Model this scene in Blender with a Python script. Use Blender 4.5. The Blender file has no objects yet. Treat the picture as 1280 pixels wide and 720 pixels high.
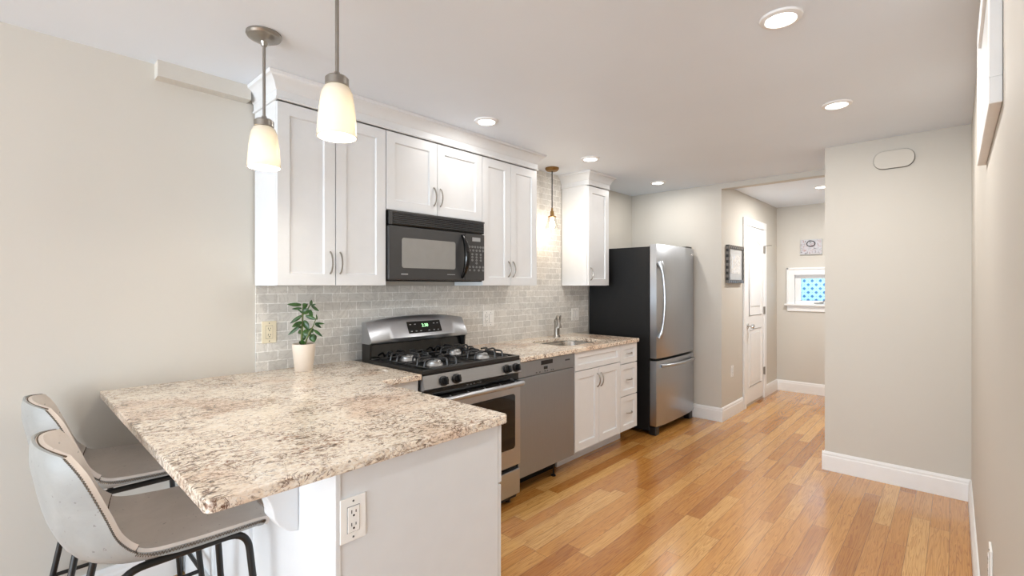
import bpy, bmesh, math, random
from mathutils import Vector, Matrix
random.seed(7)
C = bpy.context.scene.collection
SC = bpy.context.scene
PI = math.pi
R = math.radians

# ------------------------------------------------------------------ camera, world, light, exposure
F_PX, YAW, CAM_H = 594.9, math.atan2(553, 594.9), 1.372
cd = bpy.data.cameras.new('camera'); cam = bpy.data.objects.new('camera', cd); C.objects.link(cam)
cam.location = (0, 0, CAM_H); cam.rotation_euler = (PI/2, 0, YAW - PI/2)
cd.sensor_width = 36; cd.lens = F_PX/1280*36; cd.shift_y = -3/1280; cd.clip_start = .01
SC.camera = cam
SC.view_settings.view_transform = 'Standard'; SC.view_settings.look = 'None'
SC.view_settings.exposure = 0.97; SC.view_settings.gamma = 1; SC.view_settings.use_curve_mapping = False
w = bpy.data.worlds.new('sky'); SC.world = w; w.use_nodes = True
w.node_tree.nodes['Background'].inputs[0].default_value = (.86, .93, 1, 1)
w.node_tree.nodes['Background'].inputs[1].default_value = 1.6
RECESS_W, PENDANT_W, BRASS_W, REAR_W, SIDE_FILL_W, HALL_DAY_W = 1.2, 3.6, 1.0, 84.0, 430.0, 55.0

def area(name, loc, rot, sx, sy, power, col, shape='RECTANGLE', spread=PI):
    l = bpy.data.lights.new(name, 'AREA'); l.shape = shape; l.size = sx; l.size_y = sy
    l.energy = power; l.color = col; l.spread = spread
    o = bpy.data.objects.new(name, l); C.objects.link(o); o.location = loc; o.rotation_euler = rot
    return o
# area lights added at unseen rear and side windows, and outside the hall window
for wy in (1.75, -.65, -3.0):
    area('window_area_light', (-6.5, wy, 1.1), (0, R(-118), 0), 1.9, 1.5, REAR_W, (.78, .90, 1))  # unseen rear windows, lamps tilted up to brighten the ceiling
for wx in (-1.5, -3.3, -5.0):
    area('window_area_light', (wx, -4.5, 1.1), (R(-120+180), 0, PI), 1.4, 1.9, SIDE_FILL_W, (.78, .90, 1))  # side lamps added to light the cabinet fronts
area('window_area_light', (7.5, 1.15, 1.6), (0, PI/2, 0), .9, 1.2, HALL_DAY_W, (.88, .95, 1))

# ------------------------------------------------------------------ materials
def lin(c):
    f = lambda v: v/12.92 if v <= .04045 else ((v+.055)/1.055)**2.4
    return tuple(f(v/255) for v in c) + (1,)
class NT:
    def __init__(s, name):
        s.m = bpy.data.materials.new(name); s.m.use_nodes = True; s.t = s.m.node_tree
        s.b = s.t.nodes['Principled BSDF']
    def n(s, kind, **kw):
        nd = s.t.nodes.new('ShaderNode'+kind)
        for k, v in kw.items():
            if k.startswith('i_'):
                key = k[2:]; key = int(key) if key.isdigit() else key.replace('_', ' ')
                nd.inputs[key].default_value = v
            else: setattr(nd, k, v)
        return nd
    def l(s, a, b): s.t.links.new(a, b)
    def math(s, op, a, b=None, c=None):
        nd = s.t.nodes.new('ShaderNodeMath'); nd.operation = op
        for i, v in enumerate((a, b, c)):
            if v is None: continue
            if isinstance(v, (int, float)): nd.inputs[i].default_value = v
            else: s.l(v, nd.inputs[i])
        return nd.outputs[0]
    def ramp(s, fac, stops, interp='LINEAR'):
        nd = s.t.nodes.new('ShaderNodeValToRGB'); cr = nd.color_ramp; cr.interpolation = interp
        while len(cr.elements) < len(stops): cr.elements.new(.5)
        for e, (p, c) in zip(cr.elements, stops): e.position = p; e.color = c
        s.l(fac, nd.inputs[0]); return nd.outputs[0]
    def mix(s, fac, a, b, mode='MIX'):
        nd = s.t.nodes.new('ShaderNodeMix'); nd.data_type = 'RGBA'; nd.blend_type = mode
        for k, v in ((0, fac), (6, a), (7, b)):
            if isinstance(v, (int, float, tuple)): nd.inputs[k].default_value = v
            else: s.l(v, nd.inputs[k])
        return nd.outputs[2]
    def coords(s, scale=(1, 1, 1)):
        tc = s.n('TexCoord'); mp = s.n('Mapping'); mp.inputs['Scale'].default_value = scale
        s.l(tc.outputs['Object'], mp.inputs[0]); return mp.outputs[0]
    def noise(s, vec, scale, detail=4, rough=.5, dist=0):
        nd = s.n('TexNoise'); s.l(vec, nd.inputs['Vector'])
        nd.inputs['Scale'].default_value = scale; nd.inputs['Detail'].default_value = detail
        nd.inputs['Roughness'].default_value = rough; nd.inputs['Distortion'].default_value = dist
        return nd.outputs[0]
    def bump(s, h, strength=.1, dist=.002):
        nd = s.n('Bump'); nd.inputs['Strength'].default_value = strength; nd.inputs['Distance'].default_value = dist
        s.l(h, nd.inputs['Height']); s.l(nd.outputs[0], s.b.inputs['Normal'])
    def set(s, **kw):
        for k, v in kw.items():
            key = k.replace('_', ' ')
            if isinstance(v, (int, float, tuple)): s.b.inputs[key].default_value = v
            else: s.l(v, s.b.inputs[key])
        return s

def simple(name, rgb, rough=.5, metal=0, var=.03, scale=18, **kw):
    t = NT(name); v = t.noise(t.coords(), scale, 3)
    c = lin(rgb); d = tuple(max(0, x*(1-var*2)) for x in c[:3])+(1,)
    col = t.ramp(v, [(.3, d), (.7, c)])
    t.set(Base_Color=col, Roughness=rough, Metallic=metal, **kw); return t.m

M = {}
def wallpaint(name, rgb):
    t = NT(name); co = t.coords()
    v = t.noise(co, 1.2, 3); c = lin(rgb)
    t.set(Base_Color=t.ramp(v, [(.3, tuple(x*.97 for x in c[:3])+(1,)), (.7, c)]), Roughness=.62)
    t.bump(t.noise(co, 160, 2), .05, .001); return t.m
M['wall'] = wallpaint('greige_wall_paint', (209, 204.5, 196))
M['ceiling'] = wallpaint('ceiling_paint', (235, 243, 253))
M['trim'] = simple('white_trim_paint', (242, 242, 242), .5, var=.01)
M['cabinet'] = simple('white_cabinet_paint', (228, 230, 232), .38, var=.01)
M['black_metal'] = simple('black_powder_coat', (22, 21, 20), .4)
M['black_gloss'] = simple('black_gloss_enamel', (8, 8, 9), .08)
M['black_plastic'] = simple('black_plastic', (18, 18, 19), .35)
M['gap'] = simple('dark_recess', (10, 10, 10), .8)
M['iron'] = simple('cast_iron', (44, 44, 45), .35)
M['nickel'] = simple('brushed_nickel', (164, 160, 154), .28, 1)
M['chrome'] = simple('polished_chrome', (215, 215, 216), .12, 1)
M['brass'] = simple('aged_brass', (150, 118, 74), .38, 1)
M['alum'] = simple('burner_aluminium', (190, 190, 190), .35, .8)
M['plate'] = simple('white_plastic_plate', (250, 249, 246), .35, var=.01)
M['cream_plate'] = simple('cream_plastic_plate', (232, 222, 196), .4, var=.01)
M['slot'] = simple('outlet_slot', (38, 34, 32), .6)
M['outline'] = simple('grey_seam_line', (92, 90, 87), .6)
M['grey_mark'] = simple('printed_grey_mark', (168, 170, 172), .5)
M['dark_mark'] = simple('printed_dark_mark', (60, 62, 66), .5)
M['pot'] = simple('glazed_cream_pot', (236, 222, 206), .35, var=.015)
M['soil'] = simple('potting_soil', (62, 48, 38), .9, var=.25, scale=90)
M['stem'] = simple('succulent_stem', (92, 104, 52), .6, var=.15)
M['micro_front'] = simple('charcoal_appliance_panel', (62, 62, 63), .3)
M['micro_window'] = simple('grey_mesh_window', (150, 149, 146), .25)
M['stitch'] = simple('brown_stitching', (112, 92, 72), .8, var=.2, scale=150)
M['panel_grey'] = simple('grey_panel_face', (196, 198, 199), .4)

def steel(name, rgb, rough, sc):
    t = NT(name); v = t.noise(t.coords(sc), 30, 4)
    c = lin(rgb); t.set(Base_Color=t.ramp(v, [(.2, tuple(x*.9 for x in c[:3])+(1,)), (.8, c)]), Metallic=1.0,
        Roughness=t.math('MULTIPLY_ADD', v, .08, rough-.04)); return t.m
M['steel'] = steel('brushed_stainless', (186, 190, 196), .3, (.4, 12, 12))
M['steel_v'] = steel('fridge_stainless', (188, 192, 198), .3, (12, 12, .4))
M['dish_steel'] = steel('satin_stainless', (164, 171, 180), .42, (12, 12, .4))
M['sink_steel'] = steel('sink_stainless', (190, 186, 180), .25, (3, 3, 3))

t = NT('textured_black_enamel'); co = t.coords()
t.set(Base_Color=lin((20, 20, 21)), Roughness=.5); t.b.inputs['Specular IOR Level'].default_value = .35; t.bump(t.noise(co, 260, 2), .55, .002); M['fridge_side'] = t.m

t = NT('dark_oven_glass'); t.set(Base_Color=lin((14, 13, 12)), Roughness=.06); M['oven_glass'] = t.m

# oak strip floor: rows of boards along X with random lengths, tints and grain
t = NT('oak_strip_floor'); co = t.coords(); sp = t.n('SeparateXYZ'); t.l(co, sp.inputs[0])
X, Y = sp.outputs[0], sp.outputs[1]
PW = .0825
ry = t.math('DIVIDE', Y, PW); row = t.math('FLOOR', ry); fy = t.math('FRACT', ry)
def wn(a, b=0.0):
    cx = t.n('CombineXYZ'); wnz = t.n('TexWhiteNoise')
    for i, v in enumerate((a, b)):
        if isinstance(v, (int, float)): cx.inputs[i].default_value = v
        else: t.l(v, cx.inputs[i])
    t.l(cx.outputs[0], wnz.inputs['Vector']); return wnz.outputs['Value']
r1 = wn(row, 3.1); r2 = wn(row, 8.7)
ln = t.math('MULTIPLY_ADD', r1, .7, .65)
xs = t.math('ADD', t.math('DIVIDE', X, ln), t.math('MULTIPLY', r2, 17.0))
bi = t.math('FLOOR', xs); fx = t.math('FRACT', xs)
rc = wn(row, bi); rg = wn(bi, t.math('ADD', row, 51.3))
base = t.ramp(rc, [(0, lin((188, 126, 58))), (.25, lin((208, 148, 76))), (.6, lin((217, 160, 86))), (.85, lin((230, 182, 112))), (1, lin((198, 136, 66)))])
gx = t.n('CombineXYZ'); t.l(t.math('MULTIPLY', X, .9), gx.inputs[0]); t.l(t.math('MULTIPLY', Y, 22.0), gx.inputs[1]); t.l(t.math('MULTIPLY', rg, 60.0), gx.inputs[2])
g1 = t.noise(gx.outputs[0], 1.6, 3, .5, .8)
rings = t.math('FRACT', t.math('MULTIPLY', g1, 9.0))
ringf = t.ramp(rings, [(0, (.0,)*3+(1,)), (.55, (.25,)*3+(1,)), (.9, (1,)*3+(1,)), (1, (0,)*3+(1,))])
gf = t.n('CombineXYZ'); t.l(t.math('MULTIPLY', X, 4.0), gf.inputs[0]); t.l(t.math('MULTIPLY', Y, 160.0), gf.inputs[1]); t.l(rg, gf.inputs[2])
g2 = t.noise(gf.outputs[0], 1.5, 3)
dark = t.mix(1.0, base, lin((178, 142, 104)), 'MULTIPLY')
c1 = t.mix(t.math('MULTIPLY', ringf, .62), base, dark)
c2 = t.mix(t.math('MULTIPLY', t.math('SUBTRACT', g2, .4), .9), c1, dark)
ey = t.math('MINIMUM', fy, t.math('SUBTRACT', 1.0, fy))
ex = t.math('MULTIPLY', t.math('MINIMUM', fx, t.math('SUBTRACT', 1.0, fx)), t.math('DIVIDE', ln, PW))
ed = t.math('MINIMUM', ey, ex)
seam = t.math('LESS_THAN', ed, .014)
c3 = t.mix(t.math('MULTIPLY', seam, .7), c2, lin((92, 56, 30)))
t.set(Base_Color=c3, Roughness=.25); t.b.inputs['Coat Weight'].default_value = .7; t.b.inputs['Coat Roughness'].default_value = .16
t.bump(t.noise(co, 9, 2), .05, .01); M['floor'] = t.m

# cream granite with grey streaks and rust flecks
t = NT('cream_granite'); co = t.coords((1.0, 1.7, 1.7)); co2 = t.coords()
big = t.noise(co, 3.2, 4, .55, 1.5)
n1 = t.noise(co, 21, 7, .72, 2.2)
n2 = t.noise(co, 58, 5, .65, .8)
n3 = t.noise(co2, 34, 5, .7, 2.2)
bs = t.ramp(n2, [(.3, lin((226, 204, 180))), (.46, lin((243, 230, 211))), (.62, lin((252, 246, 236)))])
n1 = t.math('ADD', n1, t.math('MULTIPLY_ADD', t.noise(co2, 4.5, 3, .5, .8), .30, -.155))
zone = t.ramp(big, [(.42, (0, 0, 0, 1)), (.62, (1, 1, 1, 1))])
pz = t.ramp(t.noise(co2, 2.6, 3, .5, .5), [(.5, (0, 0, 0, 1)), (.62, (.55, .55, .55, 1))])
bs = t.mix(pz, bs, lin((226, 194, 168)))
c = t.mix(t.ramp(n1, [(.515, (0, 0, 0, 1)), (.585, (.8, .8, .8, 1))]), bs, lin((168, 144, 122)))
c = t.mix(t.ramp(n1, [(.585, (0, 0, 0, 1)), (.65, (.95, .95, .95, 1))]), c, lin((66, 56, 50)))
rust = t.math('MULTIPLY', t.ramp(n3, [(.53, (0, 0, 0, 1)), (.62, (1, 1, 1, 1))]), t.math('MULTIPLY_ADD', zone, .75, .10))
c = t.mix(rust, c, lin((138, 84, 54)))
vz = t.noise(co2, 13, 6, .62, 1.8)
vein = t.ramp(vz, [(.478, (0, 0, 0, 1)), (.497, (1, 1, 1, 1)), (.503, (1, 1, 1, 1)), (.522, (0, 0, 0, 1))])
vmask = t.ramp(t.noise(co2, 6, 3, .6, 1), [(.42, (0, 0, 0, 1)), (.56, (1, 1, 1, 1))])
c = t.mix(t.math('MULTIPLY', vein, vmask), c, lin((98, 58, 38)))
n4 = t.noise(co2, 90, 3, .6, .5)
c = t.mix(t.ramp(n4, [(.62, (0, 0, 0, 1)), (.7, (.7, .7, .7, 1))]), c, lin((92, 78, 68)))
t.set(Base_Color=c, Roughness=.16); M['granite'] = t.m

# marble subway tiles on the kitchen wall (XZ plane)
t = NT('marble_subway_tile'); tc = t.n('TexCoord'); s1 = t.n('SeparateXYZ'); t.l(tc.outputs['Object'], s1.inputs[0])
cb = t.n('CombineXYZ'); t.l(s1.outputs[0], cb.inputs[0]); t.l(s1.outputs[2], cb.inputs[1])
bk = t.n('TexBrick', offset=.5, offset_frequency=2)
t.l(cb.outputs[0], bk.inputs['Vector'])
for k, v in dict(Scale=1.0, Mortar_Size=.0021, Mortar_Smooth=.15, Bias=0.0, Brick_Width=.1035, Row_Height=.0515).items():
    bk.inputs[k.replace('_', ' ')].default_value = v
bk.inputs['Color1'].default_value = lin((210, 208, 203)); bk.inputs['Color2'].default_value = lin((228, 225, 219)); bk.inputs['Mortar'].default_value = lin((252, 251, 248))
vn = t.noise(tc.outputs['Object'], 9, 6, .6, 2.0); ven = t.ramp(vn, [(.45, (0, 0, 0, 1)), (.5, (.75, .75, .75, 1)), (.55, (0, 0, 0, 1))])
sp2 = t.noise(tc.outputs['Object'], 42, 4, .6); spk = t.ramp(sp2, [(.66, (0, 0, 0, 1)), (.76, (.5, .5, .5, 1))])
c = t.mix(t.math('MULTIPLY', ven, .5), bk.outputs['Color'], lin((176, 172, 166)))
c = t.mix(spk, c, lin((160, 150, 138)))
t.set(Base_Color=c, Roughness=.3); t.bump(t.math('SUBTRACT', 1.0, bk.outputs['Fac']), .25, .001); M['tile'] = t.m

# worn grey leather
def leather(name, a, b):
    t = NT(name); co = t.coords()
    v = t.noise(co, 9, 5, .6, .6); p = t.noise(co, 120, 2)
    c = t.ramp(v, [(.3, lin(a)), (.7, lin(b))])
    sp = t.ramp(t.noise(co, 70, 2), [(.7, (0, 0, 0, 1)), (.74, (.6, .6, .6, 1))])
    c = t.mix(sp, c, lin((110, 106, 102)))
    t.set(Base_Color=c, Roughness=.42); t.bump(p, .12, .001); return t.m
M['leather_out'] = leather('grey_leather_shell', (150, 151, 149), (166, 167, 165))
M['leather_seat'] = leather('grey_leather_seat', (206, 198, 190), (220, 212, 204))
M['leather_back'] = leather('lamplit_leather_pad', (226, 213, 202), (236, 225, 215))  # pad creamier than the seat, warm pendant light put into its colour

# leaves
t = NT('jade_leaf'); co = t.coords(); v = t.noise(co, 40, 2)
t.set(Base_Color=t.ramp(v, [(.3, lin((20, 48, 18))), (.7, lin((58, 98, 38)))]), Roughness=.3); M['leaf'] = t.m

# lamp glass, bulbs, lenses
t = NT('frosted_white_glass'); t.t.nodes.remove(t.b); out = t.t.nodes['Material Output']
v = t.noise(t.coords(), 20, 2)
tr = t.n('BsdfTranslucent'); t.l(t.ramp(v, [(.3, (.40, .37, .31, 1)), (.7, (.42, .39, .33, 1))]), tr.inputs[0])
df = t.n('BsdfPrincipled'); df.inputs['Base Color'].default_value = (.9, .87, .82, 1); df.inputs['Roughness'].default_value = .2
mx = t.n('MixShader'); mx.inputs[0].default_value = .6
t.l(tr.outputs[0], mx.inputs[1]); t.l(df.outputs[0], mx.inputs[2]); t.l(mx.outputs[0], out.inputs[0]); M['frosted'] = t.m
def emis(name, col, s):
    t = NT(name); t.set(Base_Color=(.9, .9, .9, 1)); t.b.inputs['Emission Color'].default_value = col; t.b.inputs['Emission Strength'].default_value = s; return t.m
M['lens'] = emis('lit_lamp_lens', (1, .95, .88, 1), 6.0)
M['bulb'] = emis('lit_bulb', (1, .9, .74, 1), 4.0)
M['bulb_clear'] = emis('lit_clear_bulb', (1, .86, .68, 1), 14.0)
M['led'] = emis('green_clock_digits', (.25, 1, .3, 1), 1.0)
t = NT('clear_lamp_glass'); t.t.nodes.remove(t.b); out = t.t.nodes['Material Output']
g = t.n('BsdfGlossy'); g.inputs['Roughness'].default_value = .03; tp = t.n('BsdfTransparent'); fr = t.n('LayerWeight'); fr.inputs[0].default_value = .25
tp.inputs[0].default_value = (.97, .97, .96, 1)
mx = t.n('MixShader'); t.l(fr.outputs['Facing'], mx.inputs[0]); t.l(tp.outputs[0], mx.inputs[1]); t.l(g.outputs[0], mx.inputs[2]); t.l(mx.outputs[0], out.inputs[0])
M['clear'] = t.m

# blue window film with small staggered motifs (YZ plane), backlit by the sky
t = NT('patterned_window_film'); tc = t.n('TexCoord'); s1 = t.n('SeparateXYZ'); t.l(tc.outputs['Object'], s1.inputs[0])
def lattice(oy, oz, r):
    a = t.math('ABSOLUTE', t.math('SUBTRACT', t.math('FRACT', t.math('ADD', t.math('DIVIDE', s1.outputs[1], .088), oy)), .5))
    b = t.math('ABSOLUTE', t.math('SUBTRACT', t.math('FRACT', t.math('ADD', t.math('DIVIDE', s1.outputs[2], .098), oz)), .5))
    d1 = t.math('ADD', t.math('MULTIPLY', a, 1.0), t.math('MULTIPLY', b, 1.1))
    d2 = t.math('MULTIPLY', t.math('MAXIMUM', a, b), 1.7)
    return t.math('LESS_THAN', t.math('MINIMUM', d1, d2), r)
mot = t.math('MAXIMUM', lattice(0, 0, .24), lattice(.5, .5, .24))
dots = t.math('MAXIMUM', lattice(.5, 0, .07), lattice(0, .5, .07))
mot = t.math('MAXIMUM', mot, dots)
col = t.mix(mot, (.21, .29, .345, 1), (.07, .12, .18, 1))
t.t.nodes.remove(t.b); out = t.t.nodes['Material Output']
tr = t.n('BsdfTranslucent'); t.l(col, tr.inputs[0]); gl = t.n('BsdfGlossy'); gl.inputs['Roughness'].default_value = .1
mx = t.n('MixShader'); mx.inputs[0].default_value = .05
t.l(tr.outputs[0], mx.inputs[1]); t.l(gl.outputs[0], mx.inputs[2]); t.l(mx.outputs[0], out.inputs[0]); M['film'] = t.m

# prints
t = NT('sketch_print'); co = t.coords(); v = t.noise(co, 16, 5, .6, 1.5)
t.set(Base_Color=t.ramp(v, [(.42, lin((232, 230, 226))), (.49, lin((176, 176, 178))), (.52, lin((226, 224, 222))), (.62, lin((208, 216, 226)))]), Roughness=.2); M['sketch'] = t.m
t = NT('canvas_print'); co = t.coords(); v = t.noise(co, 14, 5, .7, 2.0)
t.set(Base_Color=t.ramp(v, [(.36, lin((70, 64, 70))), (.44, lin((190, 190, 196))), (.54, lin((204, 204, 210))), (.6, lin((150, 96, 92))), (.66, lin((215, 208, 206)))]), Roughness=.7); M['canvas'] = t.m
t = NT('dotted_black_frame'); co = t.coords(); ck = t.n('TexChecker'); ck.inputs['Scale'].default_value = 34; t.l(co, ck.inputs[0])
ck.inputs[1].default_value = lin((38, 36, 35)); ck.inputs[2].default_value = lin((120, 116, 112)); t.set(Base_Color=ck.outputs[0], Roughness=.4); M['dotframe'] = t.m

# ------------------------------------------------------------------ mesh helpers
def box(bm, x0, x1, y0, y1, z0, z1, bev=0, seg=2):
    if x0 > x1: x0, x1 = x1, x0
    if y0 > y1: y0, y1 = y1, y0
    if z0 > z1: z0, z1 = z1, z0
    vs = [bm.verts.new((x, y, z)) for z in (z0, z1) for x, y in ((x0, y0), (x1, y0), (x1, y1), (x0, y1))]
    fs = [bm.faces.new([vs[i] for i in q]) for q in ((3, 2, 1, 0), (4, 5, 6, 7), (0, 1, 5, 4), (1, 2, 6, 5), (2, 3, 7, 6), (3, 0, 4, 7))]
    if bev:
        es = list({e for f in fs for e in f.edges})
        bmesh.ops.bevel(bm, geom=es, offset=bev, segments=seg, profile=.5, affect='EDGES')
def prism(bm, poly, axis, a, b, bev=0):
    """poly: 2D points in the two other axes (x,y,z order), extruded along axis from a to b"""
    def mk(p, v): q = list(p); q.insert('xyz'.index(axis), v); return bm.verts.new(q)
    A = [mk(p, a) for p in poly]; B = [mk(p, b) for p in poly]; n = len(poly)
    fs = [bm.faces.new(A), bm.faces.new(B[::-1])]
    for i in range(n): fs.append(bm.faces.new([A[i], B[i], B[(i+1) % n], A[(i+1) % n]]))
    bmesh.ops.recalc_face_normals(bm, faces=fs)
    if bev:
        es = list(set(fs[0].edges) | set(fs[1].edges))
        bmesh.ops.bevel(bm, geom=es, offset=bev, segments=2, profile=.5, affect='EDGES')
def fillet(pts, r, n=5):
    out = [Vector(pts[0])]
    for i in range(1, len(pts)-1):
        p = Vector(pts[i]); a = Vector(pts[i-1])-p; b = Vector(pts[i+1])-p
        k = min(r, a.length*.48, b.length*.48); p0 = p+a.normalized()*k; p1 = p+b.normalized()*k
        for j in range(n+1):
            u = j/n; out.append(p0*(1-u)**2+p*2*u*(1-u)+p1*u*u)
    out.append(Vector(pts[-1])); return out
def tube(bm, pts, r, seg=10, closed=False, flat=1.0, radii=None):
    pts = [Vector(p) for p in pts]; n = len(pts); rings = []
    up = None
    for i, p in enumerate(pts):
        a = pts[(i-1) % n] if closed or i > 0 else p; b = pts[(i+1) % n] if closed or i < n-1 else p
        d = (b-a).normalized()
        if up is None:
            up = Vector((0, 0, 1)) if abs(d.z) < .9 else Vector((0, 1, 0))
        s = d.cross(up)
        if s.length < 1e-5: s = d.cross(Vector((1, 0, 0)))
        s.normalize(); up = s.cross(d).normalized()
        rr = radii[i] if radii else r
        rings.append([bm.verts.new(p+(s*math.cos(2*PI*k/seg)*flat+up*math.sin(2*PI*k/seg))*rr) for k in range(seg)])
    m = n if closed else n-1
    for i in range(m):
        A, B = rings[i], rings[(i+1) % n]
        for k in range(seg): bm.faces.new([A[k], A[(k+1) % seg], B[(k+1) % seg], B[k]])
    if not closed: bm.faces.new(rings[0][::-1]); bm.faces.new(rings[-1])
def lathe(bm, prof, c=(0, 0, 0), seg=32, mat=None):
    rings = []
    fs = []
    for r, z in prof:
        if r < 1e-6: rings.append([bm.verts.new((0, 0, z))])
        else: rings.append([bm.verts.new((r*math.cos(2*PI*k/seg), r*math.sin(2*PI*k/seg), z)) for k in range(seg)])
    for A, B in zip(rings, rings[1:]):
        for k in range(seg):
            k2 = (k+1) % seg
            if len(A) == 1 and len(B) == 1: continue
            if len(A) == 1: fs.append(bm.faces.new([A[0], B[k2], B[k]]))
            elif len(B) == 1: fs.append(bm.faces.new([A[k], A[k2], B[0]]))
            else: fs.append(bm.faces.new([A[k], A[k2], B[k2], B[k]]))
    mt = Matrix.Translation(c) @ (mat.to_4x4() if mat else Matrix())
    vs = [v for r in rings for v in r]; bmesh.ops.transform(bm, matrix=mt, verts=vs)
    bmesh.ops.recalc_face_normals(bm, faces=fs)
FWD = Matrix.Rotation(PI/2, 3, 'X')       # lathe axis +Z -> -Y
def rrect(x0, x1, z0, z1, r, n=6):
    out = []
    for cx, cz, a0 in ((x1-r, z1-r, 0), (x0+r, z1-r, 90), (x0+r, z0+r, 180), (x1-r, z0+r, 270)):
        for k in range(n+1):
            a = R(a0+90*k/n); out.append((cx+r*math.cos(a), cz+r*math.sin(a)))
    return out
def shaker(bm, x0, x1, z0, z1, yf, yb, rail=.055, deep=.010):
    """door front facing -Y with a recessed panel"""
    box(bm, x0, x1, yf, yb, z0, z1)
    bm.faces.ensure_lookup_table()
    f = [q for q in bm.faces if abs(q.calc_center_median().y-yf) < 1e-5 and abs(q.calc_center_median().x-(x0+x1)/2) < 1e-4 and abs(q.calc_center_median().z-(z0+z1)/2) < 1e-4][-1]
    bm.normal_update()
    bmesh.ops.inset_region(bm, faces=[f], thickness=rail, use_even_offset=True)
    bmesh.ops.inset_region(bm, faces=[f], thickness=.005, use_even_offset=True)
    for v in f.verts: v.co.y += deep
def pull(bm, a, b, out, r=.0045, rise=.026):
    a, b, out = Vector(a), Vector(b), Vector(out); pts = []
    for k in range(13):
        u = k/12; pts.append(a.lerp(b, u)+out*rise*(math.sin(PI*u)**.6))
    tube(bm, pts, r, 8)

BASE = {}
def obj(name, bm, mat, parent=None, smooth=False, local=False):
    me = bpy.data.meshes.new(name)
    bmesh.ops.recalc_face_normals(bm, faces=bm.faces)
    if parent is not None and not local:
        bmesh.ops.translate(bm, vec=-BASE[parent.name], verts=bm.verts)
    o = bpy.data.objects.new(name, me); C.objects.link(o)
    if parent is None:
        xs = [v.co for v in bm.verts]
        lo = Vector([min(v[i] for v in xs) for i in range(3)]); hi = Vector([max(v[i] for v in xs) for i in range(3)])
        b = Vector(((lo.x+hi.x)/2, (lo.y+hi.y)/2, lo.z)); bmesh.ops.translate(bm, vec=-b, verts=bm.verts)
        o.location = b; BASE[o.name] = b
    else:
        o.parent = parent; BASE[o.name] = BASE[parent.name]
    bm.to_mesh(me); bm.free(); me.materials.append(mat)
    if smooth:
        me.shade_smooth()
        try: me.set_sharp_from_angle(angle=R(38))
        except Exception: pass
    return o
def thing(name, label, cat, loc=(0, 0, 0), rz=0, group=None):
    o = bpy.data.objects.new(name, None); C.objects.link(o); o.empty_display_size = .05
    o.location = loc; o.rotation_euler.z = rz; BASE[o.name] = Vector(loc)
    o['label'] = label; o['category'] = cat
    if group: o['group'] = group
    return o
def struct(name, bm, mat, parent=None, label=None, smooth=False):
    o = obj(name, bm, mat, parent, smooth)
    if parent is None: o['kind'] = 'structure'
    if label: o['label'] = label
    return o
B = bmesh.new
def mbox(*a, **k): bm = B(); box(bm, *a, **k); return bm
def dup(root, loc, label, group=None):
    r = root.copy(); C.objects.link(r); r.location = loc; r['label'] = label
    if group: r['group'] = group
    for ch in list(root.children):
        c = ch.copy(); C.objects.link(c); c.parent = r
        for g in list(ch.children):
            d = g.copy(); C.objects.link(d); d.parent = c
    return r

# ------------------------------------------------------------------ room shell
WY, RY, CZ, LY = 2.72, -.08, 2.40, -4.0         # kitchen wall, right wall, ceiling
XR, XF, XP, XH, HY = -6.0, 4.95, 4.20, 6.99, 1.72
struct('floor', mbox(XR-.1, XH+.1, LY-.1, WY+.1, -.1, 0), M['floor'])
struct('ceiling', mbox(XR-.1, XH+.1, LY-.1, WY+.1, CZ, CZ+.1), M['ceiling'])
struct('wall_left', mbox(XR, XF+.1, WY, WY+.1, 0, CZ), M['wall'])
struct('wall_right', mbox(-.3, XH, RY-.1, RY, 0, CZ), M['wall'])
struct('wall_added_right', mbox(-.3, -.2, LY, RY-.1, 0, CZ), M['wall'])  # closes the unseen side room added for its window light
struct('wall_far', mbox(XF, XF+.1, HY+.1, WY, 0, CZ), M['wall'])
struct('wall_hall_left', mbox(XF, XH, HY, HY+.1, 0, CZ), M['wall'])
struct('wall_partition', mbox(XP, XF+.1, RY, .71, 0, CZ), M['wall'])
# hall end wall with its window opening
WIN = (.80, 1.515, 1.135, 1.512)
bm = B(); y0, y1, z0, z1 = WIN
box(bm, XH, XH+.1, RY, y0, 0, CZ); box(bm, XH, XH+.1, y1, HY, 0, CZ)
box(bm, XH, XH+.1, y0, y1, 0, z0); box(bm, XH, XH+.1, y0, y1, z1, CZ)
struct('wall_hall_end', bm, M['wall'])
# unseen walls behind the camera, window openings added to let daylight in
def windowed(name, lo, hi, centres, w, put):
    bm = B(); e = [lo]
    for c in centres: e += [c-w/2, c+w/2]
    e.append(hi)
    for k in range(0, len(e), 2): put(bm, e[k], e[k+1], 0, CZ)
    for k in range(1, len(e)-1, 2): put(bm, e[k], e[k+1], 0, .12); put(bm, e[k], e[k+1], 2.3, CZ)
    struct(name, bm, M['wall'])
windowed('wall_rear', LY, WY, (-3.0, -.65, 1.75), 1.7, lambda bm, a, b, c, d: box(bm, XR-.1, XR, a, b, c, d))
windowed('wall_added_front', XR, -.2, (-5.0, -3.3, -1.5), 1.6, lambda bm, a, b, c, d: box(bm, a, b, LY-.1, LY, c, d))  # added side room wall, its windows opened to light the cabinet fronts
# header over the hall opening; ledge under the ceiling on the left
struct('trim_1', mbox(XF, XF+.1, .71, HY, 2.348, CZ), M['wall'])
struct('trim_2', mbox(.488, .88, 2.652, WY, 2.327, CZ), M['wall'])

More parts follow.
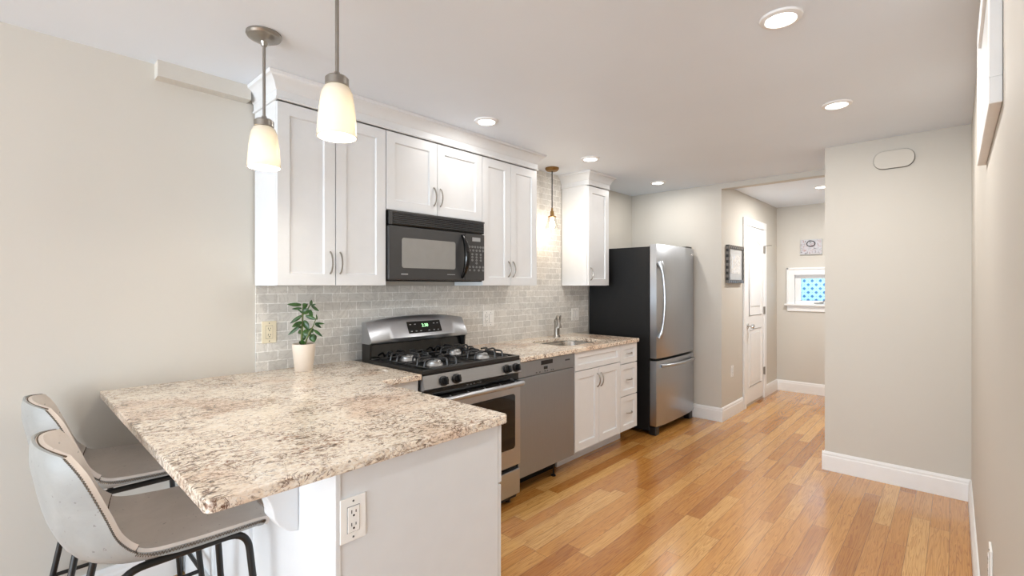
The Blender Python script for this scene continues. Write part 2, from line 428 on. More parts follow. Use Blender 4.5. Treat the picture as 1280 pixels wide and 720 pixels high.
def baseboard(name, path, side):
    """profile swept along a straight wall run; side = outward normal (x,y)"""
    (xa, ya), (xb, yb) = path; nx, ny = side
    prof = [(0, 0), (.016, 0), (.016, .105), (.0125, .112), (.0125, .124), (.006, .138), (0, .138)]
    bm = B()
    A = [bm.verts.new((xa+nx*o, ya+ny*o, z)) for o, z in prof]; Bv = [bm.verts.new((xb+nx*o, yb+ny*o, z)) for o, z in prof]
    bm.faces.new(A); bm.faces.new(Bv[::-1])
    for i in range(len(prof)): j = (i+1) % len(prof); bm.faces.new([A[i], Bv[i], Bv[j], A[j]])
    struct(name, bm, M['trim'])
baseboard('baseboard_partition', ((XP, RY), (XP, .71+.016)), (-1, 0))
baseboard('baseboard_partition_side', ((XP, .71), (XF+.1, .71)), (0, 1))
baseboard('baseboard_right', ((-.3, RY), (XP-.016, RY)), (0, 1))
baseboard('baseboard_far', ((XF, HY-.016), (XF, WY)), (-1, 0))
baseboard('baseboard_hall_left', ((XF, HY), (5.595, HY)), (0, -1))
baseboard('baseboard_hall_left_end', ((6.45, HY), (XH, HY)), (0, -1))
baseboard('baseboard_hall_end', ((XH, RY), (XH, HY)), (-1, 0))
baseboard('baseboard_left', ((XR, WY), (.588, WY)), (0, -1))

# marble backsplash up the kitchen wall
bm = B(); TY = WY-.010
box(bm, .923, 2.885, TY, WY, .9145, 1.371); box(bm, 2.885, 3.597, TY, WY, .9145, CZ-.001); box(bm, 3.597, 4.045, TY, WY, .9145, 1.371)
o = struct('wall_tile_backsplash', bm, M['tile'])
o['label'] = 'grey marble subway tile backsplash on the kitchen wall'

# hall door: casing, slab with two moulded panels, knob, three hinges
d = thing('door_1', 'white two-panel hall door with chrome knob on its left edge', 'door', (5.98, HY, 0)); d['kind'] = 'structure'
bm = B()
for x0, x1 in ((5.60, 5.675), (6.36, 6.45)): box(bm, x0, x1, HY-.022, HY-.0005, 0, 2.05, .004)
box(bm, 5.60, 6.45, HY-.022, HY-.0005, 2.05, 2.135, .004); obj('door_casing', bm, M['trim'], d)
bm = B(); box(bm, 5.678, 6.357, HY-.010, HY-.0005, .035, 2.045)
obj('door_slab', bm, M['trim'], d)
def ring(poly, y, r=.007):
    bm = B(); tube(bm, [(x, y, z) for x, z in poly], r, 6, closed=True); return bm
arch = [(5.79, 1.03), (6.25, 1.03), (6.25, 1.80)]+[(6.02+.23*math.cos(a), 1.80+.10*math.sin(a)) for a in [PI*k/12 for k in range(1, 12)]]+[(5.79, 1.80)]
lowp = [(5.79, .22), (6.25, .22), (6.25, .87), (5.79, .87)]
for poly in (arch, lowp):
    obj('panel_moulding', ring(poly, HY-.010, .009), M['trim'], d, True)
    bm = B(); cx = sum(p[0] for p in poly)/len(poly); cz = sum(p[1] for p in poly)/len(poly)
    prism(bm, [(cx+(x-cx)*.78, cz+(z-cz)*.86) for x, z in poly], 'y', HY-.016, HY-.0098, .004); obj('raised_panel', bm, M['trim'], d)
bm = B(); lathe(bm, [(0, 0), (.032, 0), (.032, .006), (.012, .010), (.012, .035), (.026, .042), (.029, .055), (.024, .068), (0, .072)], (5.745, HY-.010, .915), 20, FWD)
k = obj('door_knob', bm, M['chrome'], d, True); k['label'] = 'chrome round knob'
for z in (.335, 1.07, 1.81):
    bm = B(); box(bm, 6.345, 6.366, HY-.024, HY-.009, z-.045, z+.045, .002); tube(bm, [(6.356, HY-.026, z-.048), (6.356, HY-.026, z+.048)], .006, 8)
    obj('hinge', bm, M['nickel'], d)
bm = B(); tube(bm, [(6.356, HY-.028, 1.855), (6.39, HY-.075, 1.862), (6.40, HY-.09, 1.860)], .004, 6); obj('hinge_stop', bm, M['nickel'], d)

# hall window: casing, sill, apron, sash, patterned pane, latch
wn_ = thing('window_1', 'small white-framed hall window with blue patterned pane', 'window', (XH, 1.15, 1.04)); wn_['kind'] = 'structure'
bm = B(); y0, y1, z0, z1 = WIN
for a, b in ((y1-.005, y1+.082), (y0-.082, y0+.005)): box(bm, XH-.02, XH-.0005, a, b, z0-.01, z1+.09, .004)
box(bm, XH-.02, XH-.0005, y0, y1, z1-.005, z1+.09, .004)
for a, b in ((y1+.060, y1+.082), (y0-.082, y0-.060)): box(bm, XH-.032, XH-.019, a, b, z0-.01, z1+.09, .003)
box(bm, XH-.032, XH-.019, y0-.082, y1+.082, z1+.068, z1+.09, .003); obj('window_casing', bm, M['trim'], wn_)
bm = B(); box(bm, XH-.055, XH+.06, y0-.105, y1+.105, z0-.02, z0+.002, .004); obj('window_sill', bm, M['trim'], wn_)
obj('window_apron', mbox(XH-.018, XH-.0005, y0-.08, y1+.08, z0-.092, z0-.02, bev=.004), M['trim'], wn_)
bm = B()
for a, b, c, e in ((y0, y1, z0, z0+.045), (y0, y1, z1-.05, z1), (y0, y0+.06, z0+.045, z1-.05), (y1-.068, y1, z0+.045, z1-.05)): box(bm, XH+.035, XH+.075, a, b, c, e, .004)
obj('window_sash', bm, M['trim'], wn_)
p = obj('window_pane', mbox(XH+.052, XH+.058, y0+.055, y1-.062, z0+.04, z1-.045), M['film'], wn_); p['label'] = 'blue pane with small dark staggered motifs'
bm = B(); box(bm, XH+.018, XH+.036, 1.20, 1.30, z0+.008, z0+.022, .003); tube(bm, [(XH+.02, 1.24, z0+.02), (XH+.0, 1.20, z0+.028), (XH-.005, 1.185, z0+.05)], .006, 8)
obj('window_crank', bm, M['nickel'], wn_)

# ------------------------------------------------------------------ base cabinets and counters
CT, CB = .914, .884
pc = thing('peninsula_cabinet', 'white peninsula base cabinet under the overhanging granite counter', 'cabinet', (.9, 1.95, 0))
obj('carcass', mbox(.62, 1.205, 1.205, 2.715, .0, CB-.001), M['cabinet'], pc)
bm = B(); box(bm, .604, 1.204, 1.187, 1.204, 0, CB-.001, .001); box(bm, .596, .612, 1.183, 1.204, 0, CB-.001, .002); obj('end_panel', bm, M['cabinet'], pc)
bm = B()                                        # stool side: stiles, rails and recessed panels
box(bm, .612, .6195, 1.206, 2.715, 0, CB-.001)
for a, b in ((1.206, 1.42), (1.83, 1.87), (2.25, 2.29), (2.66, 2.715)): box(bm, .600, .613, a, b, .0, CB-.002, .002)
box(bm, .600, .613, 1.42, 2.66, .0, .13, .002); box(bm, .600, .613, 1.42, 2.66, CB-.08, CB-.002, .002)
obj('back_panel', bm, M['cabinet'], pc)
def corbel(ya, yb):
    bm = B(); pts = [(.5995, CB-.002), (.36, CB-.002), (.36, CB-.035)]
    for k in range(9):
        a = R(90*k/8); pts.append((.375+.155*math.sin(a)*1.0, CB-.04-.14*(1-math.cos(a))))
    pts += [(.545, .68), (.575, .655), (.5995, .65)]
    prism(bm, pts, 'y', ya, yb, .004); return bm
for ya in (1.415, 2.09): obj('corbel', corbel(ya, ya+.075), M['cabinet'], pc)
for y0, y1 in ((1.190, 1.62), (1.625, 2.035)):
    bm = B(); box(bm, 1.206, 1.225, y0, y1, .668, .872, .002); obj('drawer_front', bm, M['cabinet'], pc)
    bm = B(); box(bm, 1.206, 1.223, y0, y1, .11, .660, .002); obj('door', bm, M['cabinet'], pc)

cc = thing('corner_cabinet', 'white corner base cabinet between the peninsula and the range', 'cabinet', (1.35, 2.4, 0))
bm = B(); box(bm, 1.228, 1.478, 2.06, 2.715, .1, CB-.001); box(bm, 1.228, 1.478, 2.14, 2.7, 0, .1); obj('carcass', bm, M['cabinet'], cc)
obj('filler_panel', mbox(1.228, 1.478, 2.04, 2.0595, .1, CB-.002, bev=.001), M['cabinet'], cc)

def counter(name, outer, hole, label, z0=CB, z1=CT):
    bm = B()
    def loop(pts): vs = [bm.verts.new((x, y, z1)) for x, y in pts]; return [bm.edges.new((vs[i], vs[(i+1) % len(vs)])) for i in range(len(vs))]
    es = loop(outer)+(loop(hole) if hole else [])
    r = bmesh.ops.triangle_fill(bm, edges=es, use_beauty=True)
    top = [g for g in r['geom'] if isinstance(g, bmesh.types.BMFace)]
    top_e = [e for e in bm.edges if len(e.link_faces) == 1]
    ex = bmesh.ops.extrude_face_region(bm, geom=top)
    bmesh.ops.translate(bm, vec=(0, 0, z0-z1), verts=[v for v in ex['geom'] if isinstance(v, bmesh.types.BMVert)])
    bmesh.ops.recalc_face_normals(bm, faces=bm.faces)
    es = [e for e in bm.edges if len(e.link_faces) == 2 and e.calc_face_angle(0) > R(50) and abs(e.verts[0].co.z-e.verts[1].co.z) < 1e-5]
    bmesh.ops.bevel(bm, geom=es, offset=.004, segments=2, profile=.5, affect='EDGES')
    o = obj(name, bm, M['granite']); o['label'] = label; o['category'] = 'countertop'; return o
def arc(cx, cy, r, a0, a1, n=5): return [(cx+r*math.cos(R(a0+(a1-a0)*k/n)), cy+r*math.sin(R(a0+(a1-a0)*k/n))) for k in range(n+1)]
outer = arc(.315, 1.18, .02, 180, 270)+arc(1.21, 1.185, .025, 270, 360)+[(1.235, 2.0)]+[(1.25, 2.015), (1.482, 2.015), (1.482, 2.719), (.295, 2.719)]
counter('granite_countertop', outer, None, 'cream granite peninsula countertop with breakfast overhang above two stools')
hole = rrect(2.90, 3.46, 2.14, 2.53, .10, 8)
counter('granite_countertop', [(2.243, 2.01), (3.785, 2.01)]+arc(3.785, 2.025, .015, 270, 360, 3)[1:]+[(3.80, 2.719), (2.243, 2.719)], hole,
        'cream granite countertop with the undermount sink, beside the fridge')

# sink bowl
bm = B(); rings = []
for (g, z) in ((.012, CB-.0005), (.012, CB-.004), (.0, CB-.004), (.006, CB-.03), (.02, .73), (.06, .705), (.16, .70)):
    rings.append([bm.verts.new((x, y, z)) for x, y in rrect(2.895+g-.002*(g == .012)*0, 3.465-g, 2.135+g, 2.535-g, max(.1-g*.4, .03), 8)])
for A, D in zip(rings[2:], rings[3:]):
    for i in range(len(A)): j = (i+1) % len(A); bm.faces.new([A[i], A[j], D[j], D[i]])
bm.faces.new(rings[-1])
for v in rings[0]+rings[1]: bm.verts.remove(v)
s = thing('kitchen_sink', 'stainless undermount sink set into the granite counter', 'sink', (3.18, 2.33, .70))
obj('basin', bm, M['sink_steel'], s, True)
bm = B(); lathe(bm, [(0, .004), (.03, .004), (.04, .002), (.042, 0), (0, 0)], (3.18, 2.34, .7005), 20); obj('drain', bm, M['chrome'], s, True)
# faucet
fa = thing('kitchen_faucet', 'short brushed nickel faucet standing behind the sink', 'faucet', (3.385, 2.60, CT))
bm = B(); lathe(bm, [(0, 0), (.032, 0), (.032, .006), (.026, .012), (.025, .03), (.025, .13), (.027, .145), (.018, .16), (0, .163)], (3.385, 2.60, CT), 20); obj('body', bm, M['nickel'], fa, True)
bm = B(); tube(bm, fillet([(3.385, 2.60, CT+.12), (3.375, 2.59, CT+.185), (3.30, 2.52, CT+.185), (3.285, 2.505, CT+.14)], .05), .013, 12); obj('spout', bm, M['nickel'], fa, True)
bm = B(); lathe(bm, [(0, .05), (.014, .05), (.018, .035), (.028, .008), (.028, 0), (0, 0)], (3.283, 2.503, CT+.095), 18); obj('spray_head', bm, M['nickel'], fa, True)
bm = B(); tube(bm, [(3.405, 2.60, CT+.13), (3.43, 2.60, CT+.135), (3.44, 2.60, CT+.19)], .007, 8); obj('lever', bm, M['nickel'], fa, True)

# sink base cabinet
FY = 2.035
sb = thing('sink_base_cabinet', 'white sink base cabinet with two doors below a false drawer front', 'cabinet', (3.19, 2.4, 0))
bm = B(); box(bm, 2.8635, 2.88, FY+.021, 2.715, .14, CB-.001); box(bm, 3.495, 3.513, FY+.021, 2.715, .14, CB-.001)
box(bm, 2.88, 3.495, FY+.021, FY+.04, .14, CB-.001); box(bm, 2.88, 3.495, 2.70, 2.715, .14, CB-.001); box(bm, 2.88, 3.495, FY+.04, 2.70, .14, .16)
obj('carcass', bm, M['cabinet'], sb)
obj('toe_kick', mbox(2.862, 3.513, 2.20, 2.215, 0, .139), M['cabinet'], sb)
bm = B(); shaker(bm, 2.866, 3.512, .742, .878, FY, FY+.02, .04); obj('false_drawer_front', bm, M['cabinet'], sb)
for x0, x1, hx in ((2.866, 3.187, 3.165), (3.191, 3.512, 3.213)):
    bm = B(); shaker(bm, x0, x1, .148, .735, FY, FY+.02); dd = obj('door', bm, M['cabinet'], sb)
    bm = B(); pull(bm, (hx, FY, .585), (hx, FY, .69), (0, -1, 0)); obj('handle', bm, M['nickel'], dd, True)
db = thing('drawer_base_cabinet', 'narrow white three-drawer base cabinet next to the fridge', 'cabinet', (3.66, 2.4, 0))
obj('carcass', mbox(3.515, 3.795, FY+.021, 2.715, .14, CB-.001), M['cabinet'], db)
obj('toe_kick', mbox(3.515, 3.795, 2.20, 2.215, 0, .139), M['cabinet'], db)
for z0, z1 in ((.715, .878), (.442, .708), (.148, .435)):
    bm = B(); shaker(bm, 3.517, 3.793, z0, z1, FY, FY+.02, .045); dd = obj('drawer', bm, M['cabinet'], db)
    zc = (z0+z1)/2; bm = B(); pull(bm, (3.61, FY, zc), (3.70, FY, zc), (0, -1, 0), .005, .024); obj('handle', bm, M['nickel'], dd, True)

# ------------------------------------------------------------------ dishwasher
dw = thing('dishwasher', 'grey stainless dishwasher between the range and the sink cabinet', 'dishwasher', (2.55, 2.4, 0))
obj('tub', mbox(2.25, 2.853, FY+.03, 2.70, .13, CB-.002), M['gap'], dw)
obj('door', mbox(2.247, 2.858, FY, FY+.028, .135, .775, bev=.003), M['dish_steel'], dw)
cp = obj('control_panel', mbox(2.247, 2.858, FY-.001, FY+.028, .779, .878, bev=.003), M['dish_steel'], dw)
obj('display', mbox(2.475, 2.60, FY-.003, FY-.0008, .838, .866), M['black_plastic'], cp)
bm = B()
for x in (2.505,): box(bm, x, x+.038, FY-.003, FY-.0008, .806, .826)
obj('power_button', bm, M['black_gloss'], cp)
for x in (2.42, 2.455, 2.51, 2.535, 2.58, 2.60): obj('button', mbox(x, x+.014, FY-.002, FY-.0008, .790, .796), M['dark_mark'], cp)
obj('brand_mark', mbox(2.745, 2.80, FY-.002, FY-.0008, .836, .846), M['dark_mark'], cp)
obj('toe_recess', mbox(2.25, 2.838, 2.21, 2.225, 0, .128), M['gap'], dw)
for x in (2.30, 2.72):
    bm = B(); lathe(bm, [(0, 0), (.018, 0), (.018, .008), (.006, .012), (.006, .13), (0, .13)], (x, 2.12, 0), 10)
    obj('levelling_foot', bm, M['black_plastic'], dw)

# ------------------------------------------------------------------ gas range
x0, x1 = 1.487, 2.237
rg_ = thing('gas_range', 'stainless and black gas range with four burners', 'range', ((x0+x1)/2, 2.3, 0))
obj('body', mbox(x0, x1, 2.045, 2.62, .03, .905), M['black_metal'], rg_)
bm = B(); box(bm, x0, x1, 2.012, 2.62, .905, .922, .004)
for a, b, c, e in ((x0, x1, 2.012, 2.04, ), (x0, x1, 2.55, 2.57), (x0, x0+.022, 2.03, 2.56), (x1-.022, x1, 2.03, 2.56)): box(bm, a, b, c, e, .918, .932, .004)
obj('cooktop', bm, M['black_plastic'], rg_)
# backguard: glossy black lower strip and arched stainless console
bm = B(); prism(bm, [(2.55, .92), (2.575, 1.045), (2.62, 1.045), (2.62, .92)], 'x', x0+.012, x1-.012); obj('backguard_base', bm, M['black_gloss'], rg_)
for xa, xb in ((x0, x0+.012), (x1-.012, x1)):
    bm = B(); prism(bm, [(2.535, .92), (2.525, 1.03), (2.60, 1.148), (2.62, 1.148), (2.62, .92)], 'x', xa, xb, .002)
    obj('backguard_side', bm, M['black_metal'], rg_)
bm = B(); N = 20; grid = []
def bgtop(u): return 1.150+.030*(1-abs(2*u-1)**2.2)
for i in range(N+1):
    u = i/N; x = x0-.002+(x1-x0+.004)*u; bul = .022*(1-(2*u-1)**2)
    col = []
    for y, z in ((2.535, 1.022), (2.512-bul*.6, 1.030), (2.512-bul, 1.05), (2.555-bul, bgtop(u)-.03), (2.572-bul*.6, bgtop(u)), (2.618, bgtop(u)), (2.618, 1.022)):
        col.append(bm.verts.new((x, y, z)))
    grid.append(col)
for a, b in zip(grid, grid[1:]):
    for k in range(7): bm.faces.new([a[k], a[(k+1) % 7], b[(k+1) % 7], b[k]])
bm.faces.new(grid[0][::-1]); bm.faces.new(grid[-1]); con = obj('control_console', bm, M['steel'], rg_, True)
# clock panel lying on the slanted console
sl = (2.555-2.512)/(bgtop(.5)-.03-1.05)
def conp(x, z, o=.0):
    u = (x-x0)/(x1-x0); return (x, 2.512-.022*(1-(2*u-1)**2)+(z-1.05)*sl*1.02-o, z)
def slab_on(xa, xb, za, zb, o0, o1, n=4):
    bm = B(); rows = []
    for o in (o0, o1): rows.append([[bm.verts.new(conp(xa+(xb-xa)*i/n, z, o)) for i in range(n+1)] for z in (za, zb)])
    for r_ in rows:
        for i in range(n): bm.faces.new([r_[0][i], r_[0][i+1], r_[1][i+1], r_[1][i]])
    for i in range(n):
        for z in (0, 1): bm.faces.new([rows[0][z][i], rows[0][z][i+1], rows[1][z][i+1], rows[1][z][i]])
    for i in (0, n): bm.faces.new([rows[0][0][i], rows[0][1][i], rows[1][1][i], rows[1][0][i]])
    return bm
cl = obj('clock_panel', slab_on(1.745, 2.005, 1.072, 1.143, -.001, .004), M['black_gloss'], con)
def text(body, size, parent, mat, name, pos, rot):
    cu = bpy.data.curves.new(name, 'FONT'); cu.body = body; cu.size = size; cu.align_x = 'CENTER'; cu.extrude = .0003
    tmp = bpy.data.objects.new(name, cu); C.objects.link(tmp)
    dg = bpy.context.evaluated_depsgraph_get(); me = bpy.data.meshes.new_from_object(tmp.evaluated_get(dg))
    bpy.data.objects.remove(tmp); bm = B(); bm.from_mesh(me)
    bmesh.ops.transform(bm, matrix=Matrix.Translation(pos) @ rot.to_4x4(), verts=bm.verts)
    return obj(name, bm, mat, parent)
TILT = Matrix.Rotation(math.atan2(1, sl), 3, 'X')
text('2:30', .030, con, M['led'], 'clock_digits', conp(1.875, 1.108, .0055), TILT)
for row_z, xs_ in ((1.083, (1.765, 1.80, 1.835, 1.90, 1.94, 1.975)), (1.125, (1.765, 1.80, 1.95, 1.98))):
    for x in xs_:
        p = conp(x, row_z, .005); obj('button', mbox(p[0]-.006, p[0]+.006, p[1]-.001, p[1]+.001, row_z-.002, row_z+.003), M['grey_mark'], con)
# front: knob panel, vent gap, door, drawer
bm = B(); prism(bm, [(2.012, .902), (1.998, .832), (2.012, .822), (2.05, .822), (2.05, .902)], 'x', x0, x1, .002); kp = obj('knob_panel', bm, M['steel'], rg_)
tl = Matrix.Rotation(R(90)+math.atan2(.014, .07)*-1, 3, 'X')
for x in (1.617, 1.706, 2.108, 2.190):
    bm = B(); lathe(bm, [(0, 0), (.028, 0), (.027, .006), (.021, .008), (.019, .022), (0, .022)], (x, 2.002, .862), 20, tl)
    b2 = B(); box(b2, -.006, .006, -.020, .020, .02, .036, .002); bmesh.ops.transform(b2, matrix=Matrix.Translation((x, 2.002, .862)) @ tl.to_4x4(), verts=b2.verts)
    me = bpy.data.meshes.new('tmp'); b2.to_mesh(me); b2.free(); bm.from_mesh(me); bpy.data.meshes.remove(me)
    kk = obj('burner_knob', bm, M['black_plastic'], kp, True)
vg = obj('vent_strip', mbox(x0+.003, x1-.003, 2.024, 2.045, .776, .824), M['black_gloss'], rg_)
bm = B()
for x in (1.80, 1.825, 1.85, 1.88, 1.885, 1.90): box(bm, x, x+.012, 2.0225, 2.0243, .808, .812)
obj('printed_marks', bm, M['grey_mark'], vg)
bm = B(); box(bm, x0, x1, 2.006, 2.044, .25, .775, .005); od = obj('oven_door', bm, M['steel'], rg_)
bm = B(); prism(bm, rrect(x0+.07, x1-.052, .362, .70, .02), 'y', 2.0035, 2.007); obj('oven_window', bm, M['oven_glass'], od)
bm = B(); tube(bm, fillet([(x0+.02, 2.012, .765), (x0+.02, 1.962, .768), (x1-.02, 1.962, .768), (x1-.02, 2.012, .765)], .03), .016, 12, flat=1.15); obj('oven_handle', bm, M['steel'], od, True)
for k in range(5): obj('vent_slot', mbox(x0+.06+.13*k, x0+.17+.13*k, 2.0, 2.02, .772, .779), M['gap'], od)
bm = B(); box(bm, x0, x1, 2.010, 2.044, .065, .222, .005); obj('storage_drawer', bm, M['steel'], rg_)
for x in (x0+.04, x1-.04):
    for y in (2.08, 2.58):
        bm = B(); lathe(bm, [(0, 0), (.018, 0), (.018, .03), (0, .03)], (x, y, 0), 10)
        obj('levelling_foot', bm, M['black_plastic'], rg_)
# burners and wire grates
for cx in (x0+.19, x1-.19):
    for cy in (2.16, 2.42):
        bm = B(); lathe(bm, [(0, 0), (.050, 0), (.046, .012), (.040, .013), (.038, .022), (0, .022)], (cx, cy, .921), 24); bu = obj('burner', bm, M['alum'], rg_, True)
        bm = B(); lathe(bm, [(0, .0), (.034, .0), (.036, .004), (.032, .008), (0, .009)], (cx, cy, .9435), 24); obj('burner_cap', bm, M['alum'], bu, True)
        bm = B(); r, zb, zt = .0058, .930, .974
        h = .118
        tube(bm, fillet([(cx-h, cy-h, zb), (cx+h, cy-h, zb), (cx+h, cy+h, zb), (cx-h, cy+h, zb), (cx-h, cy-h, zb)], .02), r, 6)
        for dx, dy in ((1, 0), (-1, 0), (0, 1), (0, -1)):
            tube(bm, fillet([(cx+dx*h, cy+dy*h, zb), (cx+dx*h*.95, cy+dy*h*.95, zt), (cx+dx*.03, cy+dy*.03, zt-.006)], .022), r, 6)
            px_, py_ = -dy, dx
            for sgn in (.55,):
                a = (cx+dx*h+px_*h*sgn, cy+dy*h+py_*h*sgn, zb); b = (a[0]-dx*.006, a[1]-dy*.006, zt-.004)
                tube(bm, fillet([a, b, (cx+dx*.055+px_*h*sgn, cy+dy*.055+py_*h*sgn, zt-.006)], .02), r, 6)
        obj('burner_grate', bm, M['iron'], rg_, True)

# ------------------------------------------------------------------ microwave
my = 2.385
mw = thing('microwave', 'black over-the-range microwave mounted under the short cabinet', 'microwave', (1.905, 2.55, 1.40))
X0, X1, Z0, Z1 = 1.526, 2.286, 1.398, 1.812
obj('housing', mbox(X0, X1, my+.028, 2.709, Z0, Z1), M['black_metal'], mw)
bm = B(); box(bm, X0, X1, my+.004, my+.028, 1.728, Z1, .004); vgx = obj('vent_grille', bm, M['black_gloss'], mw)
bm = B()
for k in range(6): box(bm, X0+.03, X1-.008, my-.001, my+.006, 1.738+.011*k, 1.7425+.011*k, .001)
obj('vent_slats', bm, M['dark_mark'], vgx)
bm = B(); box(bm, X0, X1, my-.002, my+.005, 1.800, 1.811, .002); box(bm, X0, X0+.022, my-.002, my+.005, 1.728, 1.80, .002); obj('grille_frame', bm, M['micro_front'], vgx)
xd = 2.105
bm = B(); box(bm, X0, xd, my, my+.028, Z0+.008, 1.722, .006); md = obj('door', bm, M['micro_front'], mw)
bm = B(); prism(bm, rrect(1.612, 2.022, 1.477, 1.655, .015), 'y', my-.0025, my+.001); obj('door_window', bm, M['micro_window'], md)
bm = B()
pts = [(2.082, my+.0, 1.425)]+[(2.082, my-.05*math.sin(PI*k/12)**.7, 1.425+.28*k/12) for k in range(1, 12)]+[(2.082, my, 1.705)]
tube(bm, pts, .013, 10, radii=[.010+.010*math.sin(PI*k/12) for k in range(13)]); obj('door_handle', bm, M['black_gloss'], md, True)
obj('brand_mark', mbox(1.608, 1.655, my-.0012, my+.001, 1.437, 1.443), M['grey_mark'], md)
obj('model_mark', mbox(1.955, 2.02, my-.0012, my+.001, 1.4415, 1.445), M['grey_mark'], md)
bm = B(); box(bm, xd+.003, X1, my, my+.028, Z0+.008, 1.722, .005); cp = obj('control_panel', bm, M['micro_front'], mw)
obj('display', mbox(2.172, 2.245, my-.0015, my+.001, 1.672, 1.698), M['grey_mark'], cp)
bm = B()
for z, n, x_a, x_b in ((1.634, 6, 2.148, 2.272), (1.610, 5, 2.150, 2.272), (1.584, 3, 2.172, 2.25), (1.564, 3, 2.172, 2.25), (1.544, 3, 2.172, 2.25), (1.524, 1, 2.211, 2.211), (1.498, 5, 2.150, 2.272), (1.476, 4, 2.150, 2.272)):
    for k in range(n):
        x = x_a if n == 1 else x_a+(x_b-x_a)*k/(n-1)
        tube(bm, [(x+.0075*math.cos(a), my-.0003, z+.006*math.sin(a)) for a in [2*PI*j/10 for j in range(10)]], .0011, 4, closed=True)
        box(bm, x-.004, x+.004, my-.001, my+.0005, z-.001, z+.001)
obj('keypad_marks', bm, M['grey_mark'], cp)

# ------------------------------------------------------------------ wall cabinets
UF, UZ, UT = 2.409, 1.372, 2.275
def wall_cabinet(label, xa, xb, za, doors, hz, lx=None):
    t_ = thing('wall_cabinet', label, 'cabinet', ((xa+xb)/2, 2.56, za))
    obj('carcass', mbox(xa, xb, UF+.021, 2.709 if xa > 2.28 or za > 1.5 else 2.7085, za, 2.279, bev=.001), M['cabinet'], t_)
    for x0, x1, hx in doors:
        bm = B(); shaker(bm, x0, x1, za+.002, UT-.003, UF, UF+.02, .058); dd = obj('door', bm, M['cabinet'], t_)
        if hx: bm = B(); pull(bm, (hx, UF, hz), (hx, UF, hz+.115), (0, -1, 0)); obj('handle', bm, M['nickel'], dd, True)
    return t_
wall_cabinet('tall white double-door wall cabinet left of the microwave', .917, 1.519, UZ, ((.918, 1.212, 1.186), (1.217, 1.518, 1.240)), 1.435)
wall_cabinet('short white double-door wall cabinet above the microwave', 1.522, 2.286, 1.815, ((1.524, 1.892, 1.866), (1.896, 2.285, 1.918)), 1.875)
wall_cabinet('narrow white double-door wall cabinet right of the microwave', 2.289, 2.878, UZ, ((2.290, 2.574, 2.552), (2.578, 2.877, 2.602)), 1.435)
tc_ = wall_cabinet('single-door white wall cabinet alone beside the fridge', 3.602, 3.945, UZ, ((3.606, 3.944, 3.637),), 1.42)

def crown_bm(xa, xb, right_return=True):
    prof = [(-.002, 2.279), (.010, 2.279), (.012, 2.286), (.006, 2.292), (.006, 2.325), (.012, 2.330), (.016, 2.343), (.026, 2.362), (.040, 2.376), (.046, 2.381), (.052, 2.384), (.056, 2.399), (-.002, 2.399)]
    bm = B(); cols = []
    for o, z in prof:
        cols.append([bm.verts.new(p) for p in ((xa-o, 2.7085, z), (xa-o, UF-o, z), (xb+o, UF-o, z), (xb+o, 2.7085, z))])
    for A, D in zip(cols, cols[1:]):
        for k in range(3): bm.faces.new([A[k], A[k+1], D[k+1], D[k]])
    return bm
o = obj('crown_molding', crown_bm(.917, 2.878), M['cabinet'], None, True)
o['label'] = 'long white crown molding along the top of three wall cabinets'; o['category'] = 'molding'
obj('crown', crown_bm(3.602, 3.945), M['cabinet'], tc_, True)

# ------------------------------------------------------------------ refrigerator
fx0, fx1 = 4.06, 4.905
fr_ = thing('refrigerator', 'stainless bottom-freezer refrigerator with black textured side', 'refrigerator', ((fx0+fx1)/2, 2.4, 0))
obj('cabinet_body', mbox(fx0, fx1, 2.055, 2.705, .035, 1.732, bev=.004), M['fridge_side'], fr_)
def fdoor(z0, z1):
    bm = B(); N = 14; f0, f1 = [], []
    poly = [(fx0, 2.045)]
    for k in range(N+1):
        u = k/N; poly.append((fx0+.004+(fx1-fx0-.008)*u, 1.985-.012*(1-(2*u-1)**2)-.010*min(1, 6*u, 6*(1-u))))
    poly.append((fx1, 2.045)); prism(bm, poly, 'z', z0, z1, .003); return bm
ud = obj('fresh_food_door', fdoor(.704, 1.752), M['steel_v'], fr_, True)
fd = obj('freezer_drawer', fdoor(.085, .682), M['steel_v'], fr_, True)
obj('door_gasket', mbox(fx0+.008, fx1-.008, 2.046, 2.054, .09, 1.74), M['gap'], fr_)
bm = B(); hx = fx0+.030
pts = [(hx, 1.967, 1.585)]+[(hx, 1.967-.052*math.sin(PI*k/14)**.55, 1.585-.685*k/14) for k in range(1, 14)]+[(hx, 1.967, .90)]
tube(bm, pts, .016, 12, radii=[.030 if k in (0, 14) else .026 if k in (1, 13) else .016 for k in range(15)]); obj('door_handle', bm, M['steel_v'], ud, True)
bm = B(); zc = .632
pts = [(fx0+.07, 1.968, zc)]+[(fx0+.07+(fx1-fx0-.14)*k/14, 1.966-.058*math.sin(PI*k/14)**.5, zc+.004) for k in range(1, 14)]+[(fx1-.07, 1.968, zc)]
tube(bm, pts, .015, 12); obj('drawer_handle', bm, M['steel'], fd, True)
bm = B(); lathe(bm, [(0, 0), (.014, 0), (.013, .003), (0, .004)], (fx1-.09, 1.968, 1.69), 20, FWD); obj('badge', bm, M['chrome'], ud, True)
obj('hinge_cover', mbox(fx1-.12, fx1-.01, 2.0, 2.10, 1.7535, 1.772, bev=.004), M['black_plastic'], fr_)
obj('toe_grille', mbox(fx0+.06, fx1-.06, 2.03, 2.054, .04, .08), M['black_plastic'], fr_)
for x in (fx0+.035, fx1-.055):
    bm = B(); box(bm, x-.03, x+.04, 1.99, 2.06, .0, .078, .008); obj('front_foot', bm, M['black_plastic'], fr_)

